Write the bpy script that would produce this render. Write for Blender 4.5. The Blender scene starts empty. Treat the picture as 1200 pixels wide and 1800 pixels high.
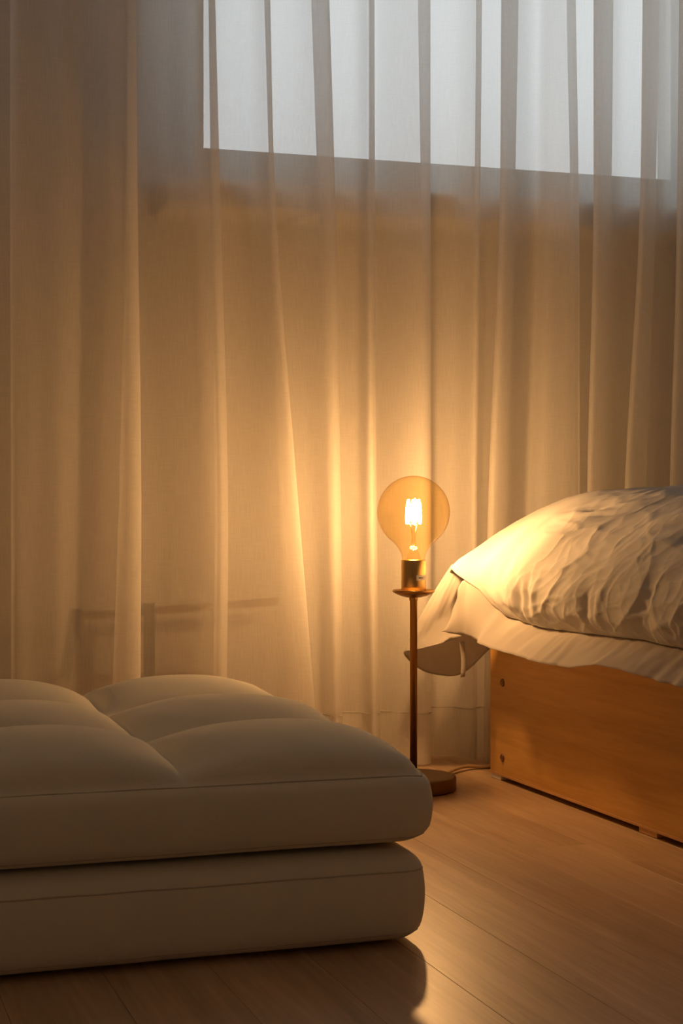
import bpy, bmesh, math, random
import numpy as np
from mathutils import Vector, Matrix, noise

# ------------------------------------------------------------------ camera, sky, exposure
scene = bpy.context.scene
C = scene.collection
YAW = math.radians(16.5)            # the camera looks 16.5 degrees to the right of the wall normal
CAM_Z = 0.477
FPX = 2700.0                        # focal length in pixels of a 1200 x 1800 frame
cam_data = bpy.data.cameras.new('camera')
cam = bpy.data.objects.new('camera', cam_data)
C.objects.link(cam)
cam.location = (0, 0, CAM_Z)
cam.rotation_euler = (math.pi / 2, 0, -YAW)
cam_data.sensor_fit = 'VERTICAL'
cam_data.sensor_height = 36.0
cam_data.lens = FPX / 1800.0 * 36.0
cam_data.clip_start = 0.02
scene.camera = cam

world = bpy.data.worlds.new('overcast_sky')
scene.world = world
world.use_nodes = True
bg = world.node_tree.nodes['Background']
bg.inputs['Color'].default_value = (0.93, 0.975, 1.0, 1)
bg.inputs['Strength'].default_value = 1.12

scene.view_settings.view_transform = 'Standard'
scene.view_settings.look = 'None'
scene.view_settings.exposure = 0.0
scene.view_settings.gamma = 1.0
scene.view_settings.use_curve_mapping = False
scene.cycles.transparent_max_bounces = 16
scene.cycles.use_adaptive_sampling = True
scene.cycles.adaptive_threshold = 0.05
scene.cycles.max_bounces = 7
scene.cycles.diffuse_bounces = 5
scene.cycles.transmission_bounces = 4

# the opening that lets the daylight in
port = bpy.data.lights.new('window_portal', 'AREA')
port.shape = 'RECTANGLE'
port.size, port.size_y = 1.9, 1.0
port.cycles.is_portal = True
po = bpy.data.objects.new('window_portal', port)
C.objects.link(po)
po.location = (1.50, 3.10, 1.65)
po.rotation_euler = (-math.pi / 2, 0, 0)

LAMP_POWER = 955.0
LAMP_COLOR = (1.0, 0.575, 0.265, 1)

# ------------------------------------------------------------------ geometry helpers
SY, CY = math.sin(YAW), math.cos(YAW)

def ray(px):
    t = (px - 600.0) / FPX
    return SY + CY * t, CY - SY * t          # world x, y for one metre of depth

def x_at(px, y):
    rx, ry = ray(px)
    return y / ry * rx

def at(px, py, d):
    rx, ry = ray(px)
    return Vector((d * rx, d * ry, CAM_Z + (900.0 - py) / FPX * d))

def mesh_obj(name, verts, faces, mat, parent=None, smooth=True, uvs=None):
    me = bpy.data.meshes.new(name)
    me.from_pydata([tuple(v) for v in verts], [], faces)
    if uvs is not None:
        lay = me.uv_layers.new(name='UVMap')
        idx = np.empty(len(me.loops), dtype=np.int32)
        me.loops.foreach_get('vertex_index', idx)
        lay.data.foreach_set('uv', np.asarray(uvs, dtype=np.float32)[idx].ravel())
    if smooth:
        me.polygons.foreach_set('use_smooth', [True] * len(me.polygons))
    me.update()
    o = bpy.data.objects.new(name, me)
    if mat:
        me.materials.append(mat)
    C.objects.link(o)
    if parent:
        o.parent = parent
    return o

def bm_obj(name, bm, mat, parent=None, smooth=False):
    me = bpy.data.meshes.new(name)
    bmesh.ops.recalc_face_normals(bm, faces=bm.faces)
    bm.to_mesh(me)
    bm.free()
    if smooth:
        me.polygons.foreach_set('use_smooth', [True] * len(me.polygons))
    o = bpy.data.objects.new(name, me)
    if mat:
        me.materials.append(mat)
    C.objects.link(o)
    if parent:
        o.parent = parent
    return o

def add_box(bm, lo, hi, bevel=0.0, seg=2):
    r = bmesh.ops.create_cube(bm, size=1.0)
    vs = r['verts']
    for v in vs:
        for k in range(3):
            v.co[k] = lo[k] + (v.co[k] + 0.5) * (hi[k] - lo[k])
    if bevel > 0:
        es = list({e for v in vs for e in v.link_edges})
        bmesh.ops.bevel(bm, geom=es, offset=bevel, segments=seg, profile=0.5, affect='EDGES')

def box_obj(name, lo, hi, mat, parent=None, bevel=0.0, seg=2):
    bm = bmesh.new()
    add_box(bm, lo, hi, bevel, seg)
    return bm_obj(name, bm, mat, parent, smooth=False)

def grid_faces(nr, nc, close=False):
    f = []
    for i in range(nr - 1):
        for j in range(nc - (0 if close else 1)):
            k = (j + 1) % nc
            f.append((i * nc + j, i * nc + k, (i + 1) * nc + k, (i + 1) * nc + j))
    return f

def lathe(name, prof, mat, parent=None, seg=64, cap=True):
    verts, faces = [], []
    for r, z in prof:
        for k in range(seg):
            a = 2 * math.pi * k / seg
            verts.append((r * math.cos(a), r * math.sin(a), z))
    faces = grid_faces(len(prof), seg, True)
    if cap:
        faces.append(tuple(reversed(range(seg))))
        n = (len(prof) - 1) * seg
        faces.append(tuple(range(n, n + seg)))
    o = mesh_obj(name, verts, faces, mat, parent)
    return o

def tube(name, pts, rad, mat, parent=None, seg=10, closed=False):
    pts = [Vector(p) for p in pts]
    n = len(pts)
    verts = []
    prev = None
    for i in range(n):
        a = pts[(i - 1) % n] if (closed or i > 0) else pts[i]
        b = pts[(i + 1) % n] if (closed or i < n - 1) else pts[i]
        t = (b - a).normalized()
        up = Vector((0, 0, 1)) if abs(t.z) < 0.9 else Vector((1, 0, 0))
        s = t.cross(up).normalized()
        u = s.cross(t).normalized()
        r = rad[i] if isinstance(rad, (list, tuple)) else rad
        for k in range(seg):
            ang = 2 * math.pi * k / seg
            verts.append(pts[i] + s * (r * math.cos(ang)) + u * (r * math.sin(ang)))
    faces = grid_faces(n, seg, True)
    if closed:
        for k in range(seg):
            faces.append(((n - 1) * seg + k, (n - 1) * seg + (k + 1) % seg, (k + 1) % seg, k))
    else:
        faces.append(tuple(reversed(range(seg))))
        faces.append(tuple(range((n - 1) * seg, n * seg)))
    return mesh_obj(name, verts, faces, mat, parent)

def catmull(P, per):
    """Catmull-Rom through the rows of P, per samples a segment."""
    P = np.asarray(P, float)
    Q = np.vstack([2 * P[0] - P[1], P, 2 * P[-1] - P[-2]])
    out = []
    for i in range(1, len(Q) - 2):
        p0, p1, p2, p3 = Q[i - 1], Q[i], Q[i + 1], Q[i + 2]
        for k in range(per):
            t = k / per
            out.append(0.5 * (2 * p1 + (p2 - p0) * t + (2 * p0 - 5 * p1 + 4 * p2 - p3) * t * t
                              + (3 * p1 - p0 - 3 * p2 + p3) * t ** 3))
    out.append(P[-1])
    return np.array(out)

def empty(name, loc=(0, 0, 0), rz=0.0):
    o = bpy.data.objects.new(name, None)
    C.objects.link(o)
    o.location = loc
    o.rotation_euler = (0, 0, rz)
    o.empty_display_size = 0.05
    return o

def tag(o, label=None, cat=None, group=None, kind=None):
    if label: o['label'] = label
    if cat: o['category'] = cat
    if group: o['group'] = group
    if kind: o['kind'] = kind
    return o

# ------------------------------------------------------------------ materials
def new_mat(name):
    m = bpy.data.materials.new(name)
    m.use_nodes = True
    nt = m.node_tree
    nt.nodes.clear()
    out = nt.nodes.new('ShaderNodeOutputMaterial')
    return m, nt, out

def N(nt, kind, **kw):
    n = nt.nodes.new(kind)
    for k, v in kw.items():
        if k in n.inputs:
            n.inputs[k].default_value = v
        else:
            setattr(n, k, v)
    return n

def principled(name, color, rough=0.5, metal=0.0, spec=0.5, bump=None):
    m, nt, out = new_mat(name)
    p = N(nt, 'ShaderNodeBsdfPrincipled')
    p.inputs['Base Color'].default_value = (*color, 1)
    p.inputs['Roughness'].default_value = rough
    p.inputs['Metallic'].default_value = metal
    p.inputs['Specular IOR Level'].default_value = spec
    nt.links.new(p.outputs[0], out.inputs[0])
    if bump:
        sc, st, dist = bump
        tc = N(nt, 'ShaderNodeTexCoord')
        no = N(nt, 'ShaderNodeTexNoise', Scale=sc, Detail=4.0)
        b = N(nt, 'ShaderNodeBump', Strength=st, Distance=dist)
        nt.links.new(tc.outputs['Object'], no.inputs['Vector'])
        nt.links.new(no.outputs[0], b.inputs['Height'])
        nt.links.new(b.outputs[0], p.inputs['Normal'])
    return m

def wood(name, dark, light, stretch, scale, rough, spec=0.5, coat=0.0, use_random=True, contrast=(0.36, 0.66), bump=0.03):
    """Long grain: noise squeezed along one axis; stretch is the scale of each axis."""
    m, nt, out = new_mat(name)
    p = N(nt, 'ShaderNodeBsdfPrincipled', Roughness=rough)
    p.inputs['Specular IOR Level'].default_value = spec
    tc = N(nt, 'ShaderNodeTexCoord')
    mp = N(nt, 'ShaderNodeMapping')
    mp.inputs['Scale'].default_value = stretch
    nt.links.new(tc.outputs['Object'], mp.inputs['Vector'])
    vec = mp.outputs[0]
    if use_random:
        oi = N(nt, 'ShaderNodeObjectInfo')
        mul = N(nt, 'ShaderNodeMath', operation='MULTIPLY')
        mul.inputs[1].default_value = 37.0
        nt.links.new(oi.outputs['Random'], mul.inputs[0])
        add = N(nt, 'ShaderNodeVectorMath', operation='ADD')
        nt.links.new(vec, add.inputs[0])
        nt.links.new(mul.outputs[0], add.inputs[1])
        vec = add.outputs[0]
    n1 = N(nt, 'ShaderNodeTexNoise', Scale=scale, Detail=6.0, Roughness=0.62, Distortion=0.6)
    nt.links.new(vec, n1.inputs['Vector'])
    n2 = N(nt, 'ShaderNodeTexNoise', Scale=scale * 7, Detail=3.0, Roughness=0.6)
    nt.links.new(vec, n2.inputs['Vector'])
    mix = N(nt, 'ShaderNodeMix', data_type='FLOAT')
    mix.inputs[0].default_value = 0.35
    nt.links.new(n1.outputs[0], mix.inputs[2])
    nt.links.new(n2.outputs[0], mix.inputs[3])
    cr = N(nt, 'ShaderNodeValToRGB')
    cr.color_ramp.elements[0].position = contrast[0]
    cr.color_ramp.elements[1].position = contrast[1]
    cr.color_ramp.elements[0].color = (*dark, 1)
    cr.color_ramp.elements[1].color = (*light, 1)
    nt.links.new(mix.outputs[0], cr.inputs[0])
    col = cr.outputs[0]
    if use_random:
        hsv = N(nt, 'ShaderNodeHueSaturation')
        mr = N(nt, 'ShaderNodeMapRange')
        mr.inputs['To Min'].default_value = 0.90
        mr.inputs['To Max'].default_value = 1.08
        nt.links.new(oi.outputs['Random'], mr.inputs[0])
        nt.links.new(mr.outputs[0], hsv.inputs['Value'])
        nt.links.new(col, hsv.inputs['Color'])
        col = hsv.outputs[0]
    nt.links.new(col, p.inputs['Base Color'])
    b = N(nt, 'ShaderNodeBump', Strength=bump, Distance=0.002)
    nt.links.new(n2.outputs[0], b.inputs['Height'])
    nt.links.new(b.outputs[0], p.inputs['Normal'])
    rr = N(nt, 'ShaderNodeMapRange')
    rr.inputs['To Min'].default_value = rough - 0.05
    rr.inputs['To Max'].default_value = rough + 0.07
    nt.links.new(mix.outputs[0], rr.inputs[0])
    nt.links.new(rr.outputs[0], p.inputs['Roughness'])
    nt.links.new(p.outputs[0], out.inputs[0])
    return m

def sheer(name, opacity, weave=0.12, col=(0.86, 0.83, 0.79)):
    """Thin woven voile: open gaps let light straight through, the threads scatter it to both sides."""
    m, nt, out = new_mat(name)
    tr = N(nt, 'ShaderNodeBsdfTransparent')
    df = N(nt, 'ShaderNodeBsdfDiffuse')
    tl = N(nt, 'ShaderNodeBsdfTranslucent')
    df.inputs['Color'].default_value = (*col, 1)
    tl.inputs['Color'].default_value = (*col, 1)
    th = N(nt, 'ShaderNodeMixShader')
    th.inputs[0].default_value = 0.61
    nt.links.new(df.outputs[0], th.inputs[1])
    nt.links.new(tl.outputs[0], th.inputs[2])
    mx = N(nt, 'ShaderNodeMixShader')
    nt.links.new(tr.outputs[0], mx.inputs[1])
    nt.links.new(th.outputs[0], mx.inputs[2])
    uv = N(nt, 'ShaderNodeUVMap')
    acc = None
    for sx, sy, w in ((620.0, 26.0, 0.62), (34.0, 480.0, 0.38)):
        mp = N(nt, 'ShaderNodeMapping')
        mp.inputs['Scale'].default_value = (sx, sy, 1)
        nt.links.new(uv.outputs[0], mp.inputs['Vector'])
        no = N(nt, 'ShaderNodeTexNoise', Scale=1.0, Detail=0.0, noise_dimensions='2D')
        nt.links.new(mp.outputs[0], no.inputs['Vector'])
        ml = N(nt, 'ShaderNodeMath', operation='MULTIPLY_ADD')
        nt.links.new(no.outputs[0], ml.inputs[0])
        ml.inputs[1].default_value = w
        if acc is None:
            ml.inputs[2].default_value = 0.0
        else:
            nt.links.new(acc, ml.inputs[2])
        acc = ml.outputs[0]
    mr = N(nt, 'ShaderNodeMapRange')
    mr.inputs['From Min'].default_value = 0.33
    mr.inputs['From Max'].default_value = 0.67
    mr.inputs['To Min'].default_value = opacity - weave
    mr.inputs['To Max'].default_value = opacity + weave
    nt.links.new(acc, mr.inputs[0])
    nt.links.new(mr.outputs[0], mx.inputs[0])
    nt.links.new(mx.outputs[0], out.inputs[0])
    return m

def cloth(name, col, transl=0.2, bump=(900.0, 0.15, 0.0006), rough_sheen=0.0):
    m, nt, out = new_mat(name)
    df = N(nt, 'ShaderNodeBsdfDiffuse', Roughness=0.3)
    tl = N(nt, 'ShaderNodeBsdfTranslucent')
    df.inputs['Color'].default_value = (*col, 1)
    tl.inputs['Color'].default_value = (*col, 1)
    mx = N(nt, 'ShaderNodeMixShader')
    mx.inputs[0].default_value = transl
    nt.links.new(df.outputs[0], mx.inputs[1])
    nt.links.new(tl.outputs[0], mx.inputs[2])
    last = mx.outputs[0]
    tc = N(nt, 'ShaderNodeTexCoord')
    no = N(nt, 'ShaderNodeTexNoise', Scale=bump[0], Detail=2.0)
    b = N(nt, 'ShaderNodeBump', Strength=bump[1], Distance=bump[2])
    nt.links.new(tc.outputs['Object'], no.inputs['Vector'])
    nt.links.new(no.outputs[0], b.inputs['Height'])
    nt.links.new(b.outputs[0], df.inputs['Normal'])
    if rough_sheen > 0:
        sh = N(nt, 'ShaderNodeBsdfSheen', Roughness=0.4)
        sh.inputs['Color'].default_value = (rough_sheen,) * 3 + (1,)
        ad = N(nt, 'ShaderNodeAddShader')
        nt.links.new(last, ad.inputs[0])
        nt.links.new(sh.outputs[0], ad.inputs[1])
        last = ad.outputs[0]
    nt.links.new(last, out.inputs[0])
    return m

M = {}
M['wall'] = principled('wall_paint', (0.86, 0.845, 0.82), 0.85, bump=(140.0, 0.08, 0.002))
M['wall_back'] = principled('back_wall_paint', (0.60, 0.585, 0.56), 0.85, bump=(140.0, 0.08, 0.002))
M['ceiling'] = principled('ceiling_paint', (0.88, 0.87, 0.85), 0.9, bump=(120.0, 0.05, 0.002))
M['white_paint'] = principled('window_paint', (0.72, 0.71, 0.69), 0.45, bump=(60.0, 0.03, 0.001))
M['plank'] = wood('floor_wood', (0.44, 0.285, 0.165), (0.68, 0.475, 0.295), (26.0, 1.6, 26.0), 1.0, 0.37, 0.38)
M['subfloor'] = principled('floor_joint', (0.16, 0.10, 0.06), 0.8, bump=(50.0, 0.1, 0.002))
M['bed_wood'] = wood('bed_veneer', (0.52, 0.28, 0.075), (0.72, 0.42, 0.13), (9.0, 1.0, 16.0), 1.2, 0.42, 0.4, use_random=False)
M['bed_edge'] = wood('bed_edge_band', (0.50, 0.27, 0.10), (0.66, 0.38, 0.16), (9.0, 1.0, 16.0), 1.2, 0.4, 0.4, use_random=False)
M['sheer'] = sheer('sheer_voile', 0.635, 0.024, (0.90, 0.88, 0.85))
M['hem'] = sheer('sheer_voile_hem', 0.70, 0.024, (0.90, 0.88, 0.85))
M['linen'] = cloth('white_cotton', (0.64, 0.615, 0.585), 0.10)
M['linen_thin'] = cloth('white_cotton_single', (0.72, 0.68, 0.64), 0.47)
M['futon'] = cloth('beige_upholstery', (0.84, 0.79, 0.65), 0.0, (420.0, 0.25, 0.0008), 0.05)
M['welt'] = cloth('beige_welt', (0.62, 0.55, 0.45), 0.0, (500.0, 0.2, 0.0006))
M['mattress'] = cloth('mattress_ticking', (0.75, 0.72, 0.68), 0.0)
M['brass'] = principled('brushed_brass', (0.62, 0.40, 0.15), 0.30, 1.0, bump=(220.0, 0.04, 0.0006))
M['brass_dark'] = principled('aged_brass', (0.42, 0.25, 0.09), 0.36, 1.0, bump=(180.0, 0.05, 0.0006))
M['base_metal'] = principled('lamp_base_metal', (0.20, 0.115, 0.045), 0.45, 0.7, bump=(240.0, 0.05, 0.0005))
M['cable'] = principled('clear_brown_cable', (0.42, 0.27, 0.14), 0.35, bump=(300.0, 0.05, 0.0004))
M['screw'] = principled('dark_bolt_steel', (0.30, 0.16, 0.10), 0.32, 0.9, bump=(400.0, 0.05, 0.0003))
M['plastic'] = principled('white_plastic', (0.80, 0.76, 0.70), 0.5, bump=(200.0, 0.03, 0.0004))
M['slat'] = wood('grey_brown_board', (0.018, 0.014, 0.010), (0.045, 0.035, 0.026), (30.0, 30.0, 3.0), 1.0, 0.6, 0.3, use_random=False)
M['pale_board'] = wood('pale_board', (0.30, 0.23, 0.17), (0.40, 0.32, 0.25), (3.0, 20.0, 20.0), 1.0, 0.55, 0.3, use_random=False)
M['rail'] = wood('brown_rail', (0.28, 0.21, 0.15), (0.36, 0.28, 0.21), (3.0, 20.0, 20.0), 1.0, 0.55, 0.3, use_random=False)
M['stem'] = None

def thin_glass(name, tint, gloss=1.0):
    m, nt, out = new_mat(name)
    tr = N(nt, 'ShaderNodeBsdfTransparent')
    tr.inputs['Color'].default_value = (*tint, 1)
    gl = N(nt, 'ShaderNodeBsdfGlossy', Roughness=0.03)
    # a thin wall has no inside: the same index on both faces
    ge = N(nt, 'ShaderNodeNewGeometry')
    ior = N(nt, 'ShaderNodeMapRange')
    ior.inputs['To Min'].default_value = 1.12
    ior.inputs['To Max'].default_value = 1 / 1.45
    nt.links.new(ge.outputs['Backfacing'], ior.inputs[0])
    fr = N(nt, 'ShaderNodeFresnel')
    nt.links.new(ior.outputs[0], fr.inputs['IOR'])
    ml = N(nt, 'ShaderNodeMath', operation='MULTIPLY')
    ml.inputs[1].default_value = gloss
    mx = N(nt, 'ShaderNodeMixShader')
    nt.links.new(fr.outputs[0], ml.inputs[0])
    nt.links.new(ml.outputs[0], mx.inputs[0])
    nt.links.new(tr.outputs[0], mx.inputs[1])
    nt.links.new(gl.outputs[0], mx.inputs[2])
    nt.links.new(mx.outputs[0], out.inputs[0])
    return m

M['amber'] = thin_glass('amber_glass', (0.98, 0.875, 0.66), 0.9)
# the tint deepens where sight runs lengthwise through the glass wall at the rim
_nt = M['amber'].node_tree
_tr = [n for n in _nt.nodes if n.type == 'BSDF_TRANSPARENT'][0]
_lw = N(_nt, 'ShaderNodeLayerWeight', Blend=0.5)
_pw = N(_nt, 'ShaderNodeMath', operation='POWER'); _pw.inputs[1].default_value = 7.0
_mx = N(_nt, 'ShaderNodeMix', data_type='RGBA')
_mx.inputs[6].default_value = (0.98, 0.875, 0.66, 1)
_mx.inputs[7].default_value = (0.62, 0.40, 0.16, 1)
_nt.links.new(_lw.outputs['Facing'], _pw.inputs[0])
_nt.links.new(_pw.outputs[0], _mx.inputs[0])
_nt.links.new(_mx.outputs[2], _tr.inputs['Color'])
M['stem'] = thin_glass('clear_glass_stem', (0.95, 0.93, 0.88))
M['pane'] = thin_glass('window_glass', (0.96, 0.97, 0.97))

def emissive(name, col, s):
    m, nt, out = new_mat(name)
    e = N(nt, 'ShaderNodeEmission', Strength=s)
    e.inputs['Color'].default_value = col
    nt.links.new(e.outputs[0], out.inputs[0])
    return m
M['filament'] = emissive('glowing_filament', LAMP_COLOR, LAMP_POWER)

def sticker_mat():
    m, nt, out = new_mat('printed_sticker')
    p = N(nt, 'ShaderNodeBsdfPrincipled', Roughness=0.5)
    uv = N(nt, 'ShaderNodeUVMap')
    mp = N(nt, 'ShaderNodeMapping')
    mp.inputs['Scale'].default_value = (13.0, 1.6, 1)
    nt.links.new(uv.outputs[0], mp.inputs['Vector'])
    no = N(nt, 'ShaderNodeTexNoise', Scale=1.0, Detail=1.0)
    nt.links.new(mp.outputs[0], no.inputs['Vector'])
    sp = N(nt, 'ShaderNodeSeparateXYZ')
    nt.links.new(uv.outputs[0], sp.inputs[0])
    a = N(nt, 'ShaderNodeMath', operation='COMPARE'); a.inputs[1].default_value = 0.48; a.inputs[2].default_value = 0.15
    nt.links.new(sp.outputs[1], a.inputs[0])
    g = N(nt, 'ShaderNodeMath', operation='GREATER_THAN'); g.inputs[1].default_value = 0.5
    nt.links.new(no.outputs[0], g.inputs[0])
    x = N(nt, 'ShaderNodeMath', operation='COMPARE'); x.inputs[1].default_value = 0.5; x.inputs[2].default_value = 0.4
    nt.links.new(sp.outputs[0], x.inputs[0])
    t = N(nt, 'ShaderNodeMath', operation='MULTIPLY')
    nt.links.new(a.outputs[0], t.inputs[0]); nt.links.new(g.outputs[0], t.inputs[1])
    t2 = N(nt, 'ShaderNodeMath', operation='MULTIPLY')
    nt.links.new(t.outputs[0], t2.inputs[0]); nt.links.new(x.outputs[0], t2.inputs[1])
    mx = N(nt, 'ShaderNodeMix', data_type='RGBA')
    mx.inputs[6].default_value = (0.85, 0.82, 0.78, 1)
    mx.inputs[7].default_value = (0.12, 0.08, 0.05, 1)
    nt.links.new(t2.outputs[0], mx.inputs[0])
    nt.links.new(mx.outputs[2], p.inputs['Base Color'])
    nt.links.new(p.outputs[0], out.inputs[0])
    return m
M['sticker'] = sticker_mat()

# ------------------------------------------------------------------ the room
X0, X1 = -1.10, 2.50
Y0, Y1 = -0.80, 2.95
H = 2.32
WX0, WX1, WZ0, WZ1 = 0.556, 2.42, 1.10, 2.12      # window opening

bm = bmesh.new()
T = 0.16
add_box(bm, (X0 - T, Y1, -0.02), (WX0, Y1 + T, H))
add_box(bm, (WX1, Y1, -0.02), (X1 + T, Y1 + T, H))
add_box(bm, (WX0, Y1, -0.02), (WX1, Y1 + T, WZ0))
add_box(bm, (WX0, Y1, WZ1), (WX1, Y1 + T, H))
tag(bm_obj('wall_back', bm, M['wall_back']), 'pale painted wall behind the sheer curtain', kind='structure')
tag(box_obj('wall_left', (X0 - T, Y0, -0.02), (X0, Y1, H), M['wall']), 'plain painted side wall', kind='structure')
tag(box_obj('wall_right', (X1, Y0, -0.02), (X1 + T, Y1, H), M['wall']), 'plain painted wall beyond the bed', kind='structure')
tag(box_obj('wall_front', (X0 - T, Y0 - T, -0.02), (X1 + T, Y0, H), M['wall']), 'plain painted wall behind the viewer', kind='structure')
tag(box_obj('ceiling', (X0 - T, Y0 - T, H), (X1 + T, Y1 + T, H + 0.1), M['ceiling']), 'plain white ceiling', kind='structure')

floor = box_obj('floor', (X0 - T, Y0 - T, -0.08), (X1 + T, Y1 + T, -0.008), M['subfloor'])
tag(floor, 'light wood plank floor running towards the curtain', kind='structure')
# planks, each its own piece; they run 3 degrees off the wall normal
FR = math.radians(3.0)
PW = 0.110
hw = PW / 2 - 0.00015
cb = 0.0003
prof = [(-hw, -0.008), (-hw, -cb), (-hw + cb, 0.0), (hw - cb, 0.0), (hw, -cb), (hw, -0.008)]
pv = [(x, y, z) for y in (-0.5, 0.5) for x, z in prof]
pf = [(k, (k + 1) % 6, 6 + (k + 1) % 6, 6 + k) for k in range(6)] + [(5, 4, 3, 2, 1, 0), (6, 7, 8, 9, 10, 11)]
pme = bpy.data.meshes.new('plank')
pme.from_pydata(pv, [], pf)
pme.materials.append(M['plank'])
rnd = random.Random(4)
cr_, sr_ = math.cos(FR), math.sin(FR)
for k in range(-19, 18):
    nx = 0.793 + k * PW
    p = -0.95 - rnd.random() * 1.1
    while p < 3.05:
        a, b = max(p, -0.95), min(p + 1.2, 3.10)
        p += 1.2
        if b - a < 0.12:
            continue
        yc, ln = (a + b) / 2, b - a - 0.0003
        wx, wy = cr_ * nx - sr_ * yc, sr_ * nx + cr_ * yc
        if wx < X0 - 0.05 or wx > X1 + 0.05:
            continue
        o = bpy.data.objects.new('plank', pme)
        C.objects.link(o)
        o.parent = floor
        o.location = (wx, wy, 0)
        o.rotation_euler = (0, 0, FR)
        o.scale = (1, ln, 1)

# window
win = empty('window_1', ((WX0 + WX1) / 2, Y1 + 0.03, WZ0))
tag(win, 'wide high window with pale frame glowing through the curtain', kind='structure')
def wbox(name, lo, hi, mat, bev=0.003):
    o = box_obj(name, lo, hi, mat, None, bev)
    o.parent = win
    o.matrix_parent_inverse = Matrix.Translation(-win.location)
    return o
FY0, FY1 = Y1 + 0.02, Y1 + 0.085
wbox('frame_rail', (WX0, FY0, WZ0), (WX1, FY1, 1.193), M['white_paint'])
wbox('frame_rail', (WX0, FY0, WZ1 - 0.06), (WX1, FY1, WZ1), M['white_paint'])
wbox('frame_stile', (WX0, FY0, 1.193), (WX0 + 0.042, FY1, WZ1 - 0.06), M['white_paint'])
wbox('frame_stile', (WX1 - 0.042, FY0, 1.193), (WX1, FY1, WZ1 - 0.06), M['white_paint'])
wbox('sash_stile', (1.62, FY0, 1.193), (1.70, FY1, WZ1 - 0.06), M['white_paint'])
wbox('pane', (WX0 + 0.042, Y1 + 0.05, 1.193), (1.62, Y1 + 0.054, WZ1 - 0.06), M['pane'], 0)
wbox('pane', (1.70, Y1 + 0.05, 1.193), (WX1 - 0.042, Y1 + 0.054, WZ1 - 0.06), M['pane'], 0)
wbox('sill', (WX0 - 0.06, 2.807, 1.046), (WX1 + 0.06, Y1 + 0.02, 1.10), M['white_paint'], 0.004)

# ------------------------------------------------------------------ sheer curtain
YC = 2.757
KEY_Z = [CAM_Z + (900 - y) * 2.93 / FPX for y in (1250, 850, 400, 0)]
def track(t, z):
    """t = pixel columns at photo rows 0, 400, 850, 1250."""
    if not isinstance(t, (list, tuple)):
        return float(t)
    v = list(reversed(t))
    if z <= KEY_Z[0]: return v[0]
    if z >= KEY_Z[-1]:
        return v[-1] + (v[-1] - v[-2]) * min(1.0, (z - KEY_Z[-1]) / 0.45) * 0.4
    for i in range(3):
        if z <= KEY_Z[i + 1]:
            h = KEY_Z[i + 1] - KEY_Z[i]
            s = (z - KEY_Z[i]) / h
            m0 = (v[i + 1] - v[max(i - 1, 0)]) / (2 if i > 0 else 1)
            m1 = (v[min(i + 2, 3)] - v[i]) / (2 if i < 2 else 1)
            return ((2 * s**3 - 3 * s**2 + 1) * v[i] + (s**3 - 2 * s**2 + s) * m0
                    + (-2 * s**3 + 3 * s**2) * v[i + 1] + (s**3 - s**2) * m1)
FOLDS = [
    ('S', -420, .00), ('S', -360, .03), ('S', -300, -.03), ('S', -225, .03), ('S', -150, -.03), ('S', -80, .03), ('S', -30, .025),
    ('L', [18, 18, 20, 20], [30, 30, 26, 26], .014, 12),
    ('S', [75, 72, 70, 66], -.010), ('S', [112, 108, 104, 96], -.010), ('S', [150, 148, 140, 130], -.003), ('S', [185, 182, 172, 156], -.010),
    ('R', [226, 221, 210, 196], [238, 242, 248, 246], .042, 18),
    ('S', [300, 300, 305, 300], .018), ('S', [340, 345, 350, 345], .000),
    ('R', [366, 371, 378, 374], [377, 388, 400, 398], .044, 15),
    ('S', [430, 436, 440, 445], .024),
    ('R', [464, 476, 488, 496], [474, 486, 520, 552], .026, 10),
    ('S', [512, 520, 548, 566], .006),
    ('R', [546, 560, 574, 576], [578, 590, 598, 602], .036, 14),
    ('S', [622, 626, 628, 634], .014),
    ('R', [648, 648, 644, 652], [657, 659, 662, 668], .034, 12),
    ('S', [700, 702, 704, 708], -.018),
    ('R', [735, 741, 746, 748], [757, 757, 757, 757], .044, 13),
    ('S', [805, 800, 797, 800], .036),
    ('R', [837, 834, 830, 830], [847, 844, 838, 838], .012, 8),
    ('L', [881, 877, 859, 850], [911, 904, 893, 884], .044, 12),
    ('S', [930, 924, 912, 905], .004), ('S', [948, 944, 930, 922], .018), ('S', [972, 966, 955, 948], -.022),
    ('R', [996, 1003, 1006, 1006], [1012, 1018, 1018, 1018], .036, 12),
    ('L', [1043, 1042, 1032, 1028], [1077, 1073, 1066, 1062], .044, 12),
    ('S', [1100, 1094, 1080, 1072], .026),
    ('L', [1129, 1122, 1098, 1090], [1157, 1150, 1134, 1126], .044, 12),
    ('S', [1172, 1168, 1154, 1146], .024),
    ('L', [1193, 1189, 1177, 1170], [1222, 1218, 1208, 1200], .042, 12),
    ('S', 1250, .02), ('L', 1275, 1300, .04, 12), ('S', 1330, .02), ('L', 1360, 1388, .04, 12), ('S', 1425, .02),
    ('L', 1455, 1485, .04, 12), ('S', 1520, .02), ('S', 1560, -.03), ('S', 1610, .03), ('S', 1660, -.02), ('S', 1700, .02),
]
def curtain_controls(z):
    P = []
    for f in FOLDS:
        if f[0] == 'S':
            P.append((track(f[1], z), f[2]))
        else:
            a, b, A, g = track(f[1], z), track(f[2], z), f[3], f[4]
            m = (a + b) / 2
            if f[0] == 'R':
                P += [(b - g, -A), (b, -A * .55), (m, 0), (a, A * .55), (a + g, A)]
            else:
                P += [(b - g, A), (b, A * .55), (m, 0), (a, -A * .55), (a + g, -A)]
    return P
def curtain_row(z, per=6):
    # the plan of the cloth at height z: folds given as columns and depths about the curtain line
    ctl = [(x_at(px, YC + dy), YC + dy) for px, dy in curtain_controls(z)]
    return catmull(ctl, per)
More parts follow.
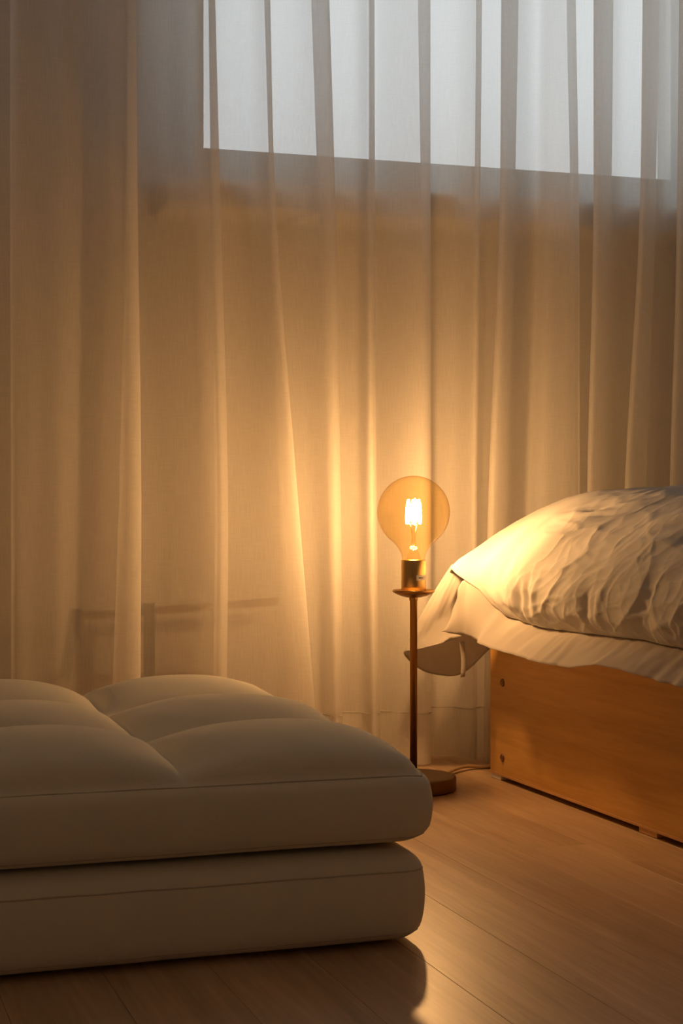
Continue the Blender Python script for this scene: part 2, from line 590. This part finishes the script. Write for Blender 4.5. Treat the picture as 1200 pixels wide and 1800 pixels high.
def build_curtain():
    zs = [0.004, 0.03] + list(np.linspace(0.06, 1.5, 50)) + list(np.linspace(1.58, 2.30, 12))
    rows = [curtain_row(z) for z in zs]
    nc = len(rows[0])
    ref = rows[20]
    arc = np.concatenate([[0], np.cumsum(np.linalg.norm(np.diff(ref, axis=0), axis=1))])
    V, UV = [], []
    for z, r in zip(zs, rows):
        for j in range(nc):
            w = 0.004 * noise.noise(Vector((arc[j] * 9, z * 1.3, 2.0))) + 0.0015 * noise.noise(Vector((arc[j] * 40, z * 3.0, 9.0)))
            V.append((r[j][0], r[j][1] + w, z))
            UV.append((arc[j], z))
    root = empty('sheer_curtain', (0.9, YC, 0.0))
    tag(root, 'white sheer floor-length curtain hanging in loose vertical folds across the window wall', 'curtain')
    inv = Matrix.Translation(-root.location)
    o = mesh_obj('curtain_cloth', V, grid_faces(len(zs), nc), M['sheer'], root, True, UV)
    o.matrix_parent_inverse = inv
    # the turned-up bottom hem: a second layer 10 cm deep just behind the cloth, its upper stitched edge slightly uneven
    hz = [0.004, 0.03, 0.06, 0.085, 0.097, 0.099]
    hr = [curtain_row(z) for z in hz]
    V, UV = [], []
    for i, (z, r) in enumerate(zip(hz, hr)):
        for j in range(nc):
            w = 0.004 * noise.noise(Vector((arc[j] * 9, z * 1.3, 2.0))) + 0.0015 * noise.noise(Vector((arc[j] * 40, z * 3.0, 9.0)))
            a, b = r[max(j - 1, 0)], r[min(j + 1, nc - 1)]
            t = b - a
            t = t / (np.linalg.norm(t) + 1e-9)
            nrm = np.array((-t[1], t[0]))
            dz = 0.003 * noise.noise(Vector((arc[j] * 12, 0, 5.0))) if i >= 3 else 0
            q = r[j] + nrm * 0.0014
            V.append((q[0], q[1] + w, z + dz))
            UV.append((arc[j] + .3, z))
    h = mesh_obj('bottom_hem', V, grid_faces(len(hz), nc), M['hem'], root, True, UV)
    h.matrix_parent_inverse = inv
    # hem stitching: a fine raised line along the top of the hem
    st = hr[-2][::3]
    pts = [(p[0], p[1] + 0.004 * noise.noise(Vector((arc[min(3 * i, nc - 1)] * 9, .13, 2.0))),
            0.099 + 0.003 * noise.noise(Vector((arc[min(3 * i, nc - 1)] * 12, 0, 5.0)))) for i, p in enumerate(st)]
    s = tube('hem_stitching', pts, 0.0009, M['linen_thin'], root, 4)
    s.matrix_parent_inverse = inv
build_curtain()

# ------------------------------------------------------------------ low stand half hidden behind the curtain
sy = 2.85
stand = empty('low_stand', (x_at(235, sy), sy, 0))
tag(stand, 'dim low stand with rounded board and upright slats behind the curtain', 'stand')
def zrow(py, px, y):
    return CAM_Z + (900 - py) / FPX * (y / ray(px)[1])
sx = stand.location.x
xl, xr = x_at(78, sy) - sx, x_at(392, sy) - sx
zb = zrow(1188, 235, sy)
bm = bmesh.new()
add_box(bm, (xl, -0.04, zb - 0.014), (xr, 0.05, zb))
es = [e for e in bm.edges if abs(e.verts[0].co.z - e.verts[1].co.z) > .005]
bmesh.ops.bevel(bm, geom=es, offset=0.03, segments=6, affect='EDGES', profile=.5)
bm_obj('board', bm, M['pale_board'], stand)
for x in (xl + .04, xr - .04):
    box_obj('leg', (x - .012, -.02, 0.0), (x + .012, .03, zb - .014), M['rail'], stand, .002)
def slat(px_lo, px_hi, y_lo, y_hi, wpx):
    a = at(px_lo, y_lo, sy / ray(px_lo)[1]) - stand.location
    b = at(px_hi, y_hi, sy / ray(px_hi)[1]) - stand.location
    w = wpx * .00104 / 2
    V = []
    for p in (a, b):
        for dx, dy in ((-w, -.006), (w, -.006), (w, .006), (-w, .006)):
            V.append((p.x + dx, dy, p.z if p is b else zb))
    mesh_obj('upright_slat', V, [(0, 1, 5, 4), (1, 2, 6, 5), (2, 3, 7, 6), (3, 0, 4, 7), (4, 5, 6, 7), (3, 2, 1, 0)], M['slat'], stand, False)
slat(113, 134, 1190, 1071, 19)
slat(262, 262, 1185, 1060, 19)
a = at(120, 1086, sy / ray(120)[1]) - stand.location
b = at(490, 1058, sy / ray(490)[1]) - stand.location
V = []
for p in (a, b):
    for dy, dz in ((.008, -.007), (.022, -.007), (.022, .007), (.008, .007)):
        V.append((p.x, dy, p.z + dz))
mesh_obj('cross_rail', V, [(0, 1, 5, 4), (1, 2, 6, 5), (2, 3, 7, 6), (3, 0, 4, 7), (4, 5, 6, 7), (3, 2, 1, 0)], M['rail'], stand, False)

# ------------------------------------------------------------------ folded floor mattress
FU = math.radians(1.7)
fut = empty('floor_mattress', (0, 0, 0), FU)
tag(fut, 'beige tufted floor mattress folded double on the wood floor', 'mattress')
N0, N1, P0, P1 = -0.205, 0.627, 1.583, 2.362
COLS, ROWS = 3, 3

def rbox_point(p, lo, hi, r):
    inner = [min(max(p[k], lo[k] + r[k]), hi[k] - r[k]) for k in range(3)]
    d = [(p[k] - inner[k]) / r[k] for k in range(3)]
    L = math.sqrt(sum(c * c for c in d))
    if L < 1e-6:
        return p
    return tuple(inner[k] + d[k] / L * r[k] for k in range(3))

def cube_grid(nx, ny, nz):
    """Vertices and quads of a unit cube's surface."""
    key, V, F = {}, [], []
    def vid(i, j, k):
        t = (i, j, k)
        if t not in key:
            key[t] = len(V)
            V.append((i / nx, j / ny, k / nz))
        return key[t]
    for i in range(nx):
        for j in range(ny):
            F.append((vid(i, j, nz), vid(i + 1, j, nz), vid(i + 1, j + 1, nz), vid(i, j + 1, nz)))
            F.append((vid(i, j + 1, 0), vid(i + 1, j + 1, 0), vid(i + 1, j, 0), vid(i, j, 0)))
    for i in range(nx):
        for k in range(nz):
            F.append((vid(i, 0, k), vid(i + 1, 0, k), vid(i + 1, 0, k + 1), vid(i, 0, k + 1)))
            F.append((vid(i, ny, k + 1), vid(i + 1, ny, k + 1), vid(i + 1, ny, k), vid(i, ny, k)))
    for j in range(ny):
        for k in range(nz):
            F.append((vid(0, j, k + 1), vid(0, j + 1, k + 1), vid(0, j + 1, k), vid(0, j, k)))
            F.append((vid(nx, j, k), vid(nx, j + 1, k), vid(nx, j + 1, k + 1), vid(nx, j, k + 1)))
    return V, F

def lens(x, p, q):
    return max(0.0, 1 - abs(x) ** p) ** q

def layer_deform(lo, hi, r, bulge, sag):
    cx, cy = (lo[0] + hi[0]) / 2, (lo[1] + hi[1]) / 2
    def f(p):
        q = list(rbox_point(p, lo, hi, r))
        zr = (q[2] - lo[2]) / (hi[2] - lo[2]) * 2 - 1
        b = bulge * lens(zr, 2.0, 1.0)
        # sides swell outwards where the point lies near the rim
        ex = max(0, (abs(q[0] - cx) - (hi[0] - lo[0]) / 2 + .06) / .06)
        ey = max(0, (abs(q[1] - cy) - (hi[1] - lo[1]) / 2 + .06) / .06)
        wob = 0.0025 * noise.noise(Vector((q[0] * 7, q[1] * 7, q[2] * 9))) + .0012 * noise.noise(Vector((q[0] * 22, q[1] * 22, q[2] * 14)))
        q[0] += math.copysign(1, q[0] - cx) * ex * (b + wob)
        q[1] += math.copysign(1, q[1] - cy) * ey * (b + wob)
        q[2] += sag * noise.noise(Vector((q[0] * 2.2, q[1] * 2.2, 4.0))) * (0.5 + zr / 2)
        return q
    return f

def tuft(n, p):
    s = (n - N0) / (N1 - N0) * COLS
    t = (p - P0) / (P1 - P0) * ROWS
    s += 0.03 * noise.noise(Vector((p * 3, n * 2, 1.0)))
    t += 0.03 * noise.noise(Vector((n * 3, p * 2, 7.0)))
    s = min(max(s, 0), COLS - 1e-6)
    t = min(max(t, 0), ROWS - 1e-6)
    i, j = int(s), int(t)
    a, b = 2 * (s - i) - 1, 2 * (t - j) - 1
    amp = 1 + .12 * noise.noise(Vector((i * 3.1, j * 2.7, .5)))
    h = lens(a, 2.2, .62) * lens(b, 2.2, .62)
    pull = .10 * noise.noise(Vector((a * 2.2 + i * 9, b * 2.2 + j * 5, 3.0)))
    return (h + pull * h * (1 - h) * 2) * amp

# lower layer
lo, hi = (N0 - .01, P0 - .003, 0.003), (N1 - .012, P1 + .004, 0.104)
low_f = layer_deform(lo, hi, (.026, .026, .020), .008, .003)
V, F = cube_grid(84, 76, 14)
V = [low_f([lo[k] + v[k] * (hi[k] - lo[k]) for k in range(3)]) for v in V]
for v in V: v[2] = max(v[2], .0025)
lower = mesh_obj('lower_layer', V, F, M['futon'], fut)
# upper layer with puffed tufts
lo2, hi2 = (N0, P0, 0.109), (N1, P1, 0.195)
up_f = layer_deform(lo2, hi2, (.034, .034, .020), .009, .003)
V, F = cube_grid(150, 138, 14)
U = []
for v in V:
    q = up_f([lo2[k] + v[k] * (hi2[k] - lo2[k]) for k in range(3)])
    if v[2] > .999:
        q[2] += .041 * tuft(lo2[0] + v[0] * (hi2[0] - lo2[0]), lo2[1] + v[1] * (hi2[1] - lo2[1]))
    else:
        q[2] += 0
    U.append(q)
upper = mesh_obj('upper_layer', U, F, M['futon'], fut)
def welt(name, f, lo, hi, zr, parent, rad=.0016, grow=0.0005):
    pts = []
    n = 60
    z = lo[2] + zr * (hi[2] - lo[2])
    loop = ([(lo[0] + (hi[0] - lo[0]) * k / n, lo[1]) for k in range(n)] + [(hi[0], lo[1] + (hi[1] - lo[1]) * k / n) for k in range(n)]
            + [(hi[0] - (hi[0] - lo[0]) * k / n, hi[1]) for k in range(n)] + [(lo[0], hi[1] - (hi[1] - lo[1]) * k / n) for k in range(n)])
    cx, cy = (lo[0] + hi[0]) / 2, (lo[1] + hi[1]) / 2
    for x, y in loop:
        q = f([x, y, z])
        q[2] += .0012 * noise.noise(Vector((x * 14, y * 14, 6.0)))
        pts.append(q)
    return tube(name, pts, rad, M['welt'], parent, 6, True)
welt('seam_welt', up_f, lo2, hi2, .93, upper, .0009)
welt('seam_welt', up_f, lo2, hi2, .09, upper, .0009)
welt('seam_welt', low_f, lo, hi, .80, lower, .0009)
welt('seam_welt', low_f, lo, hi, .10, lower, .0009)

# ------------------------------------------------------------------ bed
BR = math.radians(3.5)
c0 = at(861, 1366, 2.766)
bed = empty('bed_frame', (c0.x, c0.y, 0), BR)
tag(bed, 'honey-brown wooden bed frame with a plain side board under the white duvet', 'bed')
BL, BW, GAP, BH = 2.0, 1.25, 0.009, 0.325
# local axes: x to the right across the bed, -y towards the viewer along its side
def bed_local(px, py, x=0.0):
    """Point of the plane at local x seen at a photo pixel."""
    rx, ry = ray(px)
    nx, ny = math.cos(BR), math.sin(BR)
    d = (x + c0.x * nx + c0.y * ny) / (rx * nx + ry * ny)
    w = at(px, py, d)
    dx, dy = w.x - c0.x, w.y - c0.y
    return Vector((dx * nx + dy * ny, -dx * ny + dy * nx, w.z))
side = box_obj('side_board', (0, -BL, GAP + .004), (.022, 0, BH), M['bed_wood'], bed, .0015)
box_obj('edge_band', (-.0012, -BL, GAP), (.0225, -.001, GAP + .0045), M['bed_edge'], side, .0006)
box_obj('end_board', (.022, -.02, GAP), (BW - .022, 0, BH), M['bed_wood'], bed, .0015)
box_obj('end_board', (.022, -BL, GAP), (BW - .022, -BL + .02, BH), M['bed_wood'], bed, .0015)
box_obj('side_board', (BW - .022, -BL, GAP), (BW, 0, BH), M['bed_wood'], bed, .0015)
box_obj('bed_base', (.022, -BL + .02, BH - .02), (BW - .022, -.02, BH), M['bed_wood'], bed)
for (px, py) in ((883, 1200), (883, 1332)):
    q = bed_local(px, py)
    s = lathe('bolt_head', [(.0072, .0), (.0072, .0012), (.0062, .0020), (.0040, .0014), (.0036, .0002), (.0030, .0000), (.0026, .0014), (.0005, .0018)], M['screw'], side, 24)
    s.rotation_euler = (0, -math.pi / 2, 0)
    s.location = (q.x - .0001, q.y, q.z)
for y, mt, l in ((-.0215, 'plastic', .04), (bed_local(1137, 1460).y, 'bed_edge', .05), (-1.2, 'bed_edge', .05), (-1.96, 'plastic', .04)):
    box_obj('foot_pad', (.001, y - l / 2, 0.0005), (.021, y + l / 2, GAP), M[mt], bed, .001)
    box_obj('foot_pad', (BW - .021, y - l / 2, 0.0005), (BW - .001, y + l / 2, GAP), M[mt], bed, .001)

mat_e = empty('mattress', (c0.x, c0.y, BH + .001), BR)
tag(mat_e, 'mattress inside the bed frame, covered by the white duvet', 'mattress')
V, F = cube_grid(24, 40, 6)
ml, mh = (.026, -BL + .024, 0.0), (BW - .026, -.024, .105)
V = [rbox_point([ml[k] + v[k] * (mh[k] - ml[k]) for k in range(3)], ml, mh, (.04, .04, .03)) for v in V]
mesh_obj('mattress_body', V, F, M['mattress'], mat_e)

# ------------------------------------------------------------------ duvet
duv = empty('duvet', (c0.x, c0.y, 0), BR)
tag(duv, 'crumpled white cotton duvet with gathered flange draped over the bed edge', 'duvet')

def interp(x, xs, ys):
    return float(np.interp(x, xs, ys))

# seam and hem lines of the side drape, read along the bed side (u = metres towards the viewer)
SEAM = [(794, 998), (815, 1017), (839, 1036), (860, 1066), (886, 1086), (917, 1095), (950, 1105), (1013, 1113), (1077, 1121), (1125, 1126), (1161, 1136), (1200, 1142)]
HEM = [(775, 1110), (817, 1121), (856, 1138), (917, 1155), (956, 1166), (996, 1173), (1051, 1167), (1090, 1176), (1119, 1186), (1161, 1199), (1200, 1208)]
su, sz = [], []
for px, py in SEAM:
    q = bed_local(px, py, float(np.interp(px, (800, 900), (-.085, -.030))))
    su.append(-q.y); sz.append(q.z)
hu, hz_ = [], []
for px, py in HEM:
    q = bed_local(px, py, float(np.interp(px, (780, 900), (-.092, -.080))))
    hu.append(-q.y); hz_.append(q.z)
U_START = su[0]
su += [1.2, 1.95]; sz += [.285, .29]
hu += [1.2, 1.95]; hz_ += [.235, .24]

H_KEYS = [0, .12, .28, .45, .62, .78, .90, .97, 1.0]
V_CORNER = [-.087, -.070, -.030, .005, .050, .100, .150, .190, .230]
V_SIDE = [-.022, -.044, -.046, -.026, .008, .058, .120, .186, .276]
N_SIDE, N_TOP = 96, 46

def crease(a, b, ang, la, lb, seed, sharp=2.5):
    ca, sa = math.cos(ang), math.sin(ang)
    x, y = (a * ca + b * sa) / la, (-a * sa + b * ca) / lb
    w = noise.noise(Vector((a * 14, b * 14, seed + 3.0))) * .55
    r = 1 - abs(noise.noise(Vector((x + w, y + w * .6, seed))))
    return max(0.0, r) ** (sharp * 3)

def wrinkle(u, s, zrel):
    """Cloth relief in metres, along the surface: u along the bed, s up from the seam."""
    u0, u = u, u * .60
    big = .0035 * noise.noise(Vector((u * 7, s * 6, 1.5)))
    side = min(1.0, max(0.0, (u0 - .06) / .15))
    c = 0.0
    right = min(1.0, max(0.0, (u0 - .08) / .22))
    c += .0016 * crease(u, s, -.60, .060, .085, 2.0, 2.2)
    c += .0010 * crease(u, s, .50, .040, .060, 8.0) * right
    c += .0007 * crease(u, s, -.40, .024, .036, 11.0) * (.2 + .8 * right)
    # crumpled facets: slopes that break at irregular cell borders
    patch = .35 + .9 * max(0.0, min(1.0, .5 + 1.3 * noise.noise(Vector((u * 9, s * 7, 41.0)))))
    for sc, amp_, sd in ((12.0, .0070, 3.0), (29.0, .0026, 9.0)):
        wx = .6 * noise.noise(Vector((u * 11, s * 11, sd)))
        p = Vector(((u * .82 - s * .57) * sc * 1.25 + wx, (u * .57 + s * .82) * sc * .9 + wx, sd))
        dist = noise.voronoi(p)[0]
        c += (amp_ * (dist[0] - .5) + amp_ * .38 * math.exp(-(dist[1] - dist[0]) / .09)) * (.45 + .55 * right) * patch
    fine = .0003 * noise.noise(Vector((u * 90, s * 90, 3.0)))
    lump = .0016 * noise.noise(Vector((u * 26, s * 17, 6.5)))
    # gathers that run up from the seam
    g = math.exp(-s / .035)
    gath = .0013 * noise.noise(Vector((u * 68, s * 6, 12.0))) + 0.0010 * noise.noise(Vector((u * 150, s * 10, 14.0)))
    amt = .25 + .75 * side
    return big + amt * (c + lump) + fine + gath * g

def duvet_body():
    us = list(np.linspace(U_START, .72, 300)) + list(np.linspace(.74, 1.95, 60))
    head = [-.012, -.024, -.036, -.048, -.058, -.066, -.071]
    cols = []
    for u in us:
        zs = interp(u, su, sz)
        f = min(1.0, max(0.0, (u - U_START) / .14))
        f = f * f * (3 - 2 * f)
        ztop = .519 + .006 * noise.noise(Vector((u * 4, 0, 0))) - .006 * min(1, max(0, (u - .3) / .4))
        pts, ss = [], []
        acc = 0
        last = None
        for k in range(N_SIDE):
            h = k / (N_SIDE - 1)
            h2 = h ** 1.0
            v = (1 - f) * interp(h2, H_KEYS, V_CORNER) + f * interp(h2, H_KEYS, V_SIDE)
            z = zs + (ztop - zs) * h2
            if last:
                acc += math.hypot(v - last[0], z - last[1])
            last = (v, z)
            pts.append([v, u, z]); ss.append(acc)
        v0 = pts[-1][0]
        for k in range(1, N_TOP):
            t = k / (N_TOP - 1)
            v = v0 + (BW - .10 - v0) * t
            z = ztop + .012 * math.sin(t * math.pi) * 0.6 - .03 * t ** 4
            acc += (BW - .1 - v0) / (N_TOP - 1)
            pts.append([v, u, z]); ss.append(acc)
        cols.append((pts, ss))
    # smooth each cross-section so the keys leave no corners
    nr = len(cols[0][0])
    A = np.array([c[0] for c in cols])
    S = np.array([c[1] for c in cols])
    for _ in range(16):
        A[:, 1:-1, 0] = .25 * A[:, :-2, 0] + .5 * A[:, 1:-1, 0] + .25 * A[:, 2:, 0]
        A[:, 1:-1, 2] = .25 * A[:, :-2, 2] + .5 * A[:, 1:-1, 2] + .25 * A[:, 2:, 2]
    for _ in range(3):
        A[1:-1] = .25 * A[:-2] + .5 * A[1:-1] + .25 * A[2:]
    # surface normals, then wrinkles along them
    du = np.gradient(A, axis=0); dv = np.gradient(A, axis=1)
    NN = np.cross(dv, du)
    NN /= np.linalg.norm(NN, axis=2, keepdims=True) + 1e-9
    if NN[:, N_SIDE // 3, 0].mean() > 0:
        NN = -NN
    for i in range(A.shape[0]):
        for j in range(nr):
            u, s = A[i, j, 1], S[i, j]
            w = wrinkle(u, s, j / nr)
            # a deep slanting tuck and two hollows in the side drape
            for (tu, ts, ang, ln, wd, dp) in TUCKS:
                ca, sa = math.cos(ang), math.sin(ang)
                a = (u - tu) * ca + (s - ts) * sa
                b = -(u - tu) * sa + (s - ts) * ca
                w += dp * math.exp(-(a / ln) ** 2 - (b / wd) ** 2)
            edge = min(1.0, j / 2.0)
            A[i, j] += NN[i, j] * w * edge
    # rows behind the head end: the cloth turns down towards the curtain
    pre = []
    for k, hu_ in enumerate(reversed(head)):
        q = A[0].copy()
        t = -hu_ / .071
        q[:, 1] = A[0][:, 1] + hu_
        drop = .012 * t + .085 * t ** 3
        q[:, 2] -= drop
        for j in range(nr):
            q[j, 1] += .004 * noise.noise(Vector((q[j, 0] * 30, hu_ * 20, 3))) * t
            q[j, 2] += .004 * noise.noise(Vector((q[j, 0] * 25, hu_ * 40, 8))) * t
        q[:, 0] += .018 * t * np.exp(-np.arange(nr) / 12.0)
        pre.append(q)
    A = np.vstack([np.array(pre), A])
    V = [(p[0], -p[1], p[2]) for row in A for p in row]
    F = [tuple(reversed(f)) for f in grid_faces(A.shape[0], nr)]
    o = mesh_obj('duvet_cover', V, F, M['linen'], duv)
    sol = o.modifiers.new('thickness', 'SOLIDIFY')
    sol.thickness = .006
    sol.offset = -1
    return A[len(head):, 0]
TUCKS = [
    (.175, .10, 2.15, .055, .010, -0.0060), (.165, .115, 2.15, .060, .012, 0.0042),
    (.205, .045, 1.45, .030, .012, -0.0066), (.235, .05, 1.6, .040, .010, -0.0054), (.265, .06, 1.45, .045, .009, 0.0036),
    (.12, .05, 1.9, .05, .014, 0.0036), (.14, .03, 2.5, .030, .010, -0.0048),
    (.60, .07, 1.5, .045, .026, -0.0078), (.43, .05, 1.5, .030, .010, -0.0048), (.47, .06, 1.3, .035, .010, 0.0036),
    (.23, .27, .9, .025, .014, -0.0072), (.29, .25, .2, .05, .010, -0.0042), (.21, .24, .3, .05, .012, 0.0048),
    (.62, .20, 1.0, .04, .016, -0.0054), (.55, .24, .6, .05, .014, 0.0036),
]
seam_pts = duvet_body()

def front_flange():
    us = np.linspace(hu[0], 1.95, 420)
    nr = 16
    seam_u, seam_v, seam_z = seam_pts[:, 1], seam_pts[:, 0], seam_pts[:, 2]
    # the flange starts at its pointed corner and hangs from the seam
    uA = su[1]
    V = []
    for i, u in enumerate(us):
        zh = interp(u, hu, hz_)
        # top of the strip: along the left edge up to the seam, then the seam itself
        if u < uA:
            t = (u - us[0]) / (uA - us[0])
            zt = zh + (interp(uA, su, sz) - zh) * t
            vt = -.080
            ut = u
        else:
            zt = interp(u, seam_u, seam_z) + .001
            vt = interp(u, seam_u, seam_v) + .004
            ut = u
        vh = interp(u, (hu[0], hu[0] + .12), (-.092, -.080))
        for j in range(nr):
            k = j / (nr - 1)
            z = zt + (zh - zt) * k
            amp = (.25 + .75 * k)
            rip = (.0050 * noise.noise(Vector((u * 26, k * .9, 21.0))) + 0.0075 * noise.noise(Vector((u * 44, k * 1.3, 23.0))) * (1 - .4 * k)
                   + .010 * noise.noise(Vector((u * 8, k, 25.0))) * k)
            pinch = .0045 * noise.noise(Vector((u * 80, k * 2, 27.0))) * math.exp(-k * 3)
            v = vt + (vh - vt) * k ** .8 + rip * amp + pinch
            V.append((v, -ut, z))
    F = grid_faces(len(us), nr)
    o = mesh_obj('flange', V, F, M['linen_thin'], duv)
    sol = o.modifiers.new('thickness', 'SOLIDIFY')
    sol.thickness = .0012
front_flange()

def loc(px, py, d):
    w = at(px, py, d)
    dx, dy = w.x - c0.x, w.y - c0.y
    nx, ny = math.cos(BR), math.sin(BR)
    return np.array((dx * nx + dy * ny, -dx * ny + dy * nx, w.z))
def head_flange():
    # a fan of single cloth that falls from the corner, swings out past the lamp and back towards the curtain
    top = [loc(830, 1016, 2.725), loc(814, 1000, 2.728), loc(800, 993, 2.733), loc(793, 993, 2.745), loc(793, 998, 2.77), loc(806, 990, 2.79), loc(826, 975, 2.81), loc(846, 960, 2.82)]
    mid = [loc(806, 1075, 2.755), loc(780, 1082, 2.757), loc(754, 1086, 2.765), loc(739, 1082, 2.785), loc(748, 1096, 2.81), loc(774, 1108, 2.828), loc(812, 1104, 2.835), loc(856, 1080, 2.835)]
    rim = [loc(812, 1118, 2.745), loc(772, 1131, 2.757), loc(733, 1141, 2.775), loc(710, 1147, 2.80), loc(733, 1172, 2.822), loc(766, 1185, 2.84), loc(812, 1183, 2.845), loc(860, 1140, 2.84)]
    per = 10
    T_, M_, R_ = catmull(top, per), catmull(mid, per), catmull(rim, per)
    nc = len(T_)
    nr = 26
    V = []
    for i in range(nr):
        t = i / (nr - 1)
        for j in range(nc):
            p = (1 - t) * (1 - 2 * t) * T_[j] + 4 * t * (1 - t) * M_[j] + t * (2 * t - 1) * R_[j]
            n = .0030 * noise.noise(Vector((j * .13, t * 2.2, 31.0))) + .0016 * noise.noise(Vector((j * .33, t * 4, 33.0)))
            st = .0018 * math.exp(-((t - .62) / .03) ** 2)
            p = p + np.array((n + st, n * .8 - st, n * .5))
            V.append(tuple(p))
    o = mesh_obj('corner_flange', V, grid_faces(nr, nc), M['linen_thin'], duv)
    sol = o.modifiers.new('thickness', 'SOLIDIFY')
    sol.thickness = .0010
    # the rolled hem of the fan
    tube('rolled_hem', [R_[j] for j in range(nc)], .0014, M['linen_thin'], o, 6)
head_flange()
# tie ribbon hanging from the flange
rb = []
for i in range(9):
    t = i / 8
    c = loc(811 + 2.5 * math.sin(t * 3) + 1.5 * t, 1128 + 62 * t, 2.71)
    for w in (-4.4, 4.4):
        q = loc(811 + 2.5 * math.sin(t * 3) + 1.5 * t + w * (1 - .1 * t), 1128 + 62 * t - w * .15, 2.71 + .002 * math.sin(t * 5))
        rb.append(tuple(q))
r = mesh_obj('tie_ribbon', rb, grid_faces(9, 2), M['linen_thin'], duv)
sol = r.modifiers.new('thickness', 'SOLIDIFY'); sol.thickness = .0012

# ------------------------------------------------------------------ lamp
LD = 2.638
lp = at(726.6, 1388.7, LD)
lamp = empty('table_lamp', (lp.x, lp.y, 0))
tag(lamp, 'slim brass table lamp with a bare amber globe bulb standing on the floor', 'lamp')
PX = LD / FPX
def lz(py): return CAM_Z + (900 - py) * PX
lathe('base', [(.0705, .0008), (.0725, .0022), (.0733, .005), (.0733, .0215), (.0722, .0238), (.0700, .0248), (.055, .0252), (.009, .0256)], M['base_metal'], lamp, 96)
lathe('pole', [(.0064, .0255), (.0064, lz(1056)), (.0074, lz(1055)), (.0078, lz(1051)), (.0074, lz(1048)), (.004, lz(1046))], M['brass_dark'], lamp, 32)
lathe('drip_dish', [(.006, lz(1050.2)), (.0130, lz(1050)), (.0220, lz(1047.6)), (.0310, lz(1043.6)), (.0362, lz(1040.6)), (.0366, lz(1037.2)), (.0360, lz(1036.8)),
                    (.0350, lz(1039.4)), (.0300, lz(1041.5)), (.0230, lz(1042.5)), (.0060, lz(1042.6))], M['brass_dark'], lamp, 72)
sock = lathe('socket', [(.0195, lz(1042.4)), (.0208, lz(1041)), (.0215, lz(1039)), (.0215, lz(984.8)), (.0212, lz(984.2)), (.0198, lz(984.4)), (.0195, lz(990)), (.006, lz(991))], M['brass'], lamp, 72)
# paper sticker on the socket, on the side turned to the right
V, UV, F = [], [], []
view = math.atan2(-lp.y, -lp.x)            # from the lamp towards the viewer
n = 12
for i in range(n + 1):
    a = view + math.radians(13) + math.radians(58) * i / n
    for k, z in enumerate((lz(1019.6), lz(1010.2))):
        V.append((.0217 * math.cos(a), .0217 * math.sin(a), z))
        UV.append((i / n, k))
for i in range(n):
    F.append((2 * i, 2 * i + 2, 2 * i + 3, 2 * i + 1))
mesh_obj('sticker', V, F, M['sticker'], sock, True, UV)
# bulb
R = 63.8 * PX
zc = lz(900)
prof = []
neck_z = lz(980)
for k in range(0, 30):
    a = math.pi / 2 - math.radians(146) * k / 29
    prof.append((max(R * math.cos(a), .0004), zc + R * math.sin(a)))
r0, z0 = prof[-1]
for t in (0.2, 0.4, 0.6, 0.8, 1.0):
    # soft shoulder into the neck
    rr = (1 - t) ** 2 * r0 + 2 * (1 - t) * t * .0225 + t * t * .0200
    zz = (1 - t) ** 2 * z0 + 2 * (1 - t) * t * (z0 - .0125) + t * t * (neck_z + .002)
    prof.append((rr, zz))
prof.append((.0196, lz(988)))
glass = lathe('glass_globe', list(reversed(prof)), M['amber'], lamp, 96, cap=False)
# filaments: a slightly tapered cage of glowing sticks
for k in range(6):
    a = math.radians(60 * k + 20)
    p0 = Vector((.0128 * math.cos(a), .0128 * math.sin(a), lz(921)))
    p1 = Vector((.0100 * math.cos(a), .0100 * math.sin(a), lz(878)))
    pts = [p0.lerp(p1, t / 5) for t in range(6)]
    tube('filament', pts, [.0012, .0024, .0024, .0024, .0024, .0012], M['filament'], glass, 10)
lathe('stem', [(.0120, lz(983)), (.0105, lz(975)), (.0062, lz(966)), (.0040, lz(955)), (.0036, lz(938)), (.0050, lz(932)), (.0028, lz(928)), (.0016, lz(900)), (.0014, lz(880))], M['stem'], glass, 24)
lathe('stem_collar', [(.0056, lz(963.6)), (.0060, lz(963)), (.0058, lz(961.4)), (.0040, lz(960.8))], M['plastic'], glass, 24)
for a in (40, 220):
    ca, sa = math.cos(math.radians(a)), math.sin(math.radians(a))
    tube('lead_wire', [(.003 * ca, .003 * sa, lz(962)), (.0040 * ca, .0040 * sa, lz(940)), (.0095 * ca, .0095 * sa, lz(926)), (.0112 * ca, .0112 * sa, lz(921))], .0005, M['brass'], glass, 6)
# flex lying on the floor between base and bed
cp = [(772, 1352, 2.68), (762, 1350, 2.72), (780, 1347, 2.76), (800, 1344, 2.80), (822, 1343, 2.835), (845, 1346, 2.85), (868, 1349, 2.86), (905, 1349, 2.88)]
ctl = []
for px, py, d in cp:
    w = at(px, py, d)
    ctl.append((w.x - lp.x, w.y - lp.y, .0035 + (.004 if px in (800, 822) else 0)))
ctl[0] = (.050, .045, .006)
ctl.insert(0, (.045, .030, .008))
for off, rad in ((0.0, .0030), (.0058, .0030)):
    pts = catmull(ctl, 8)
    pts = [(p[0] + off * .3, p[1] + off, p[2]) for p in pts]
    tube('flex', pts, rad, M['cable'], lamp, 8)
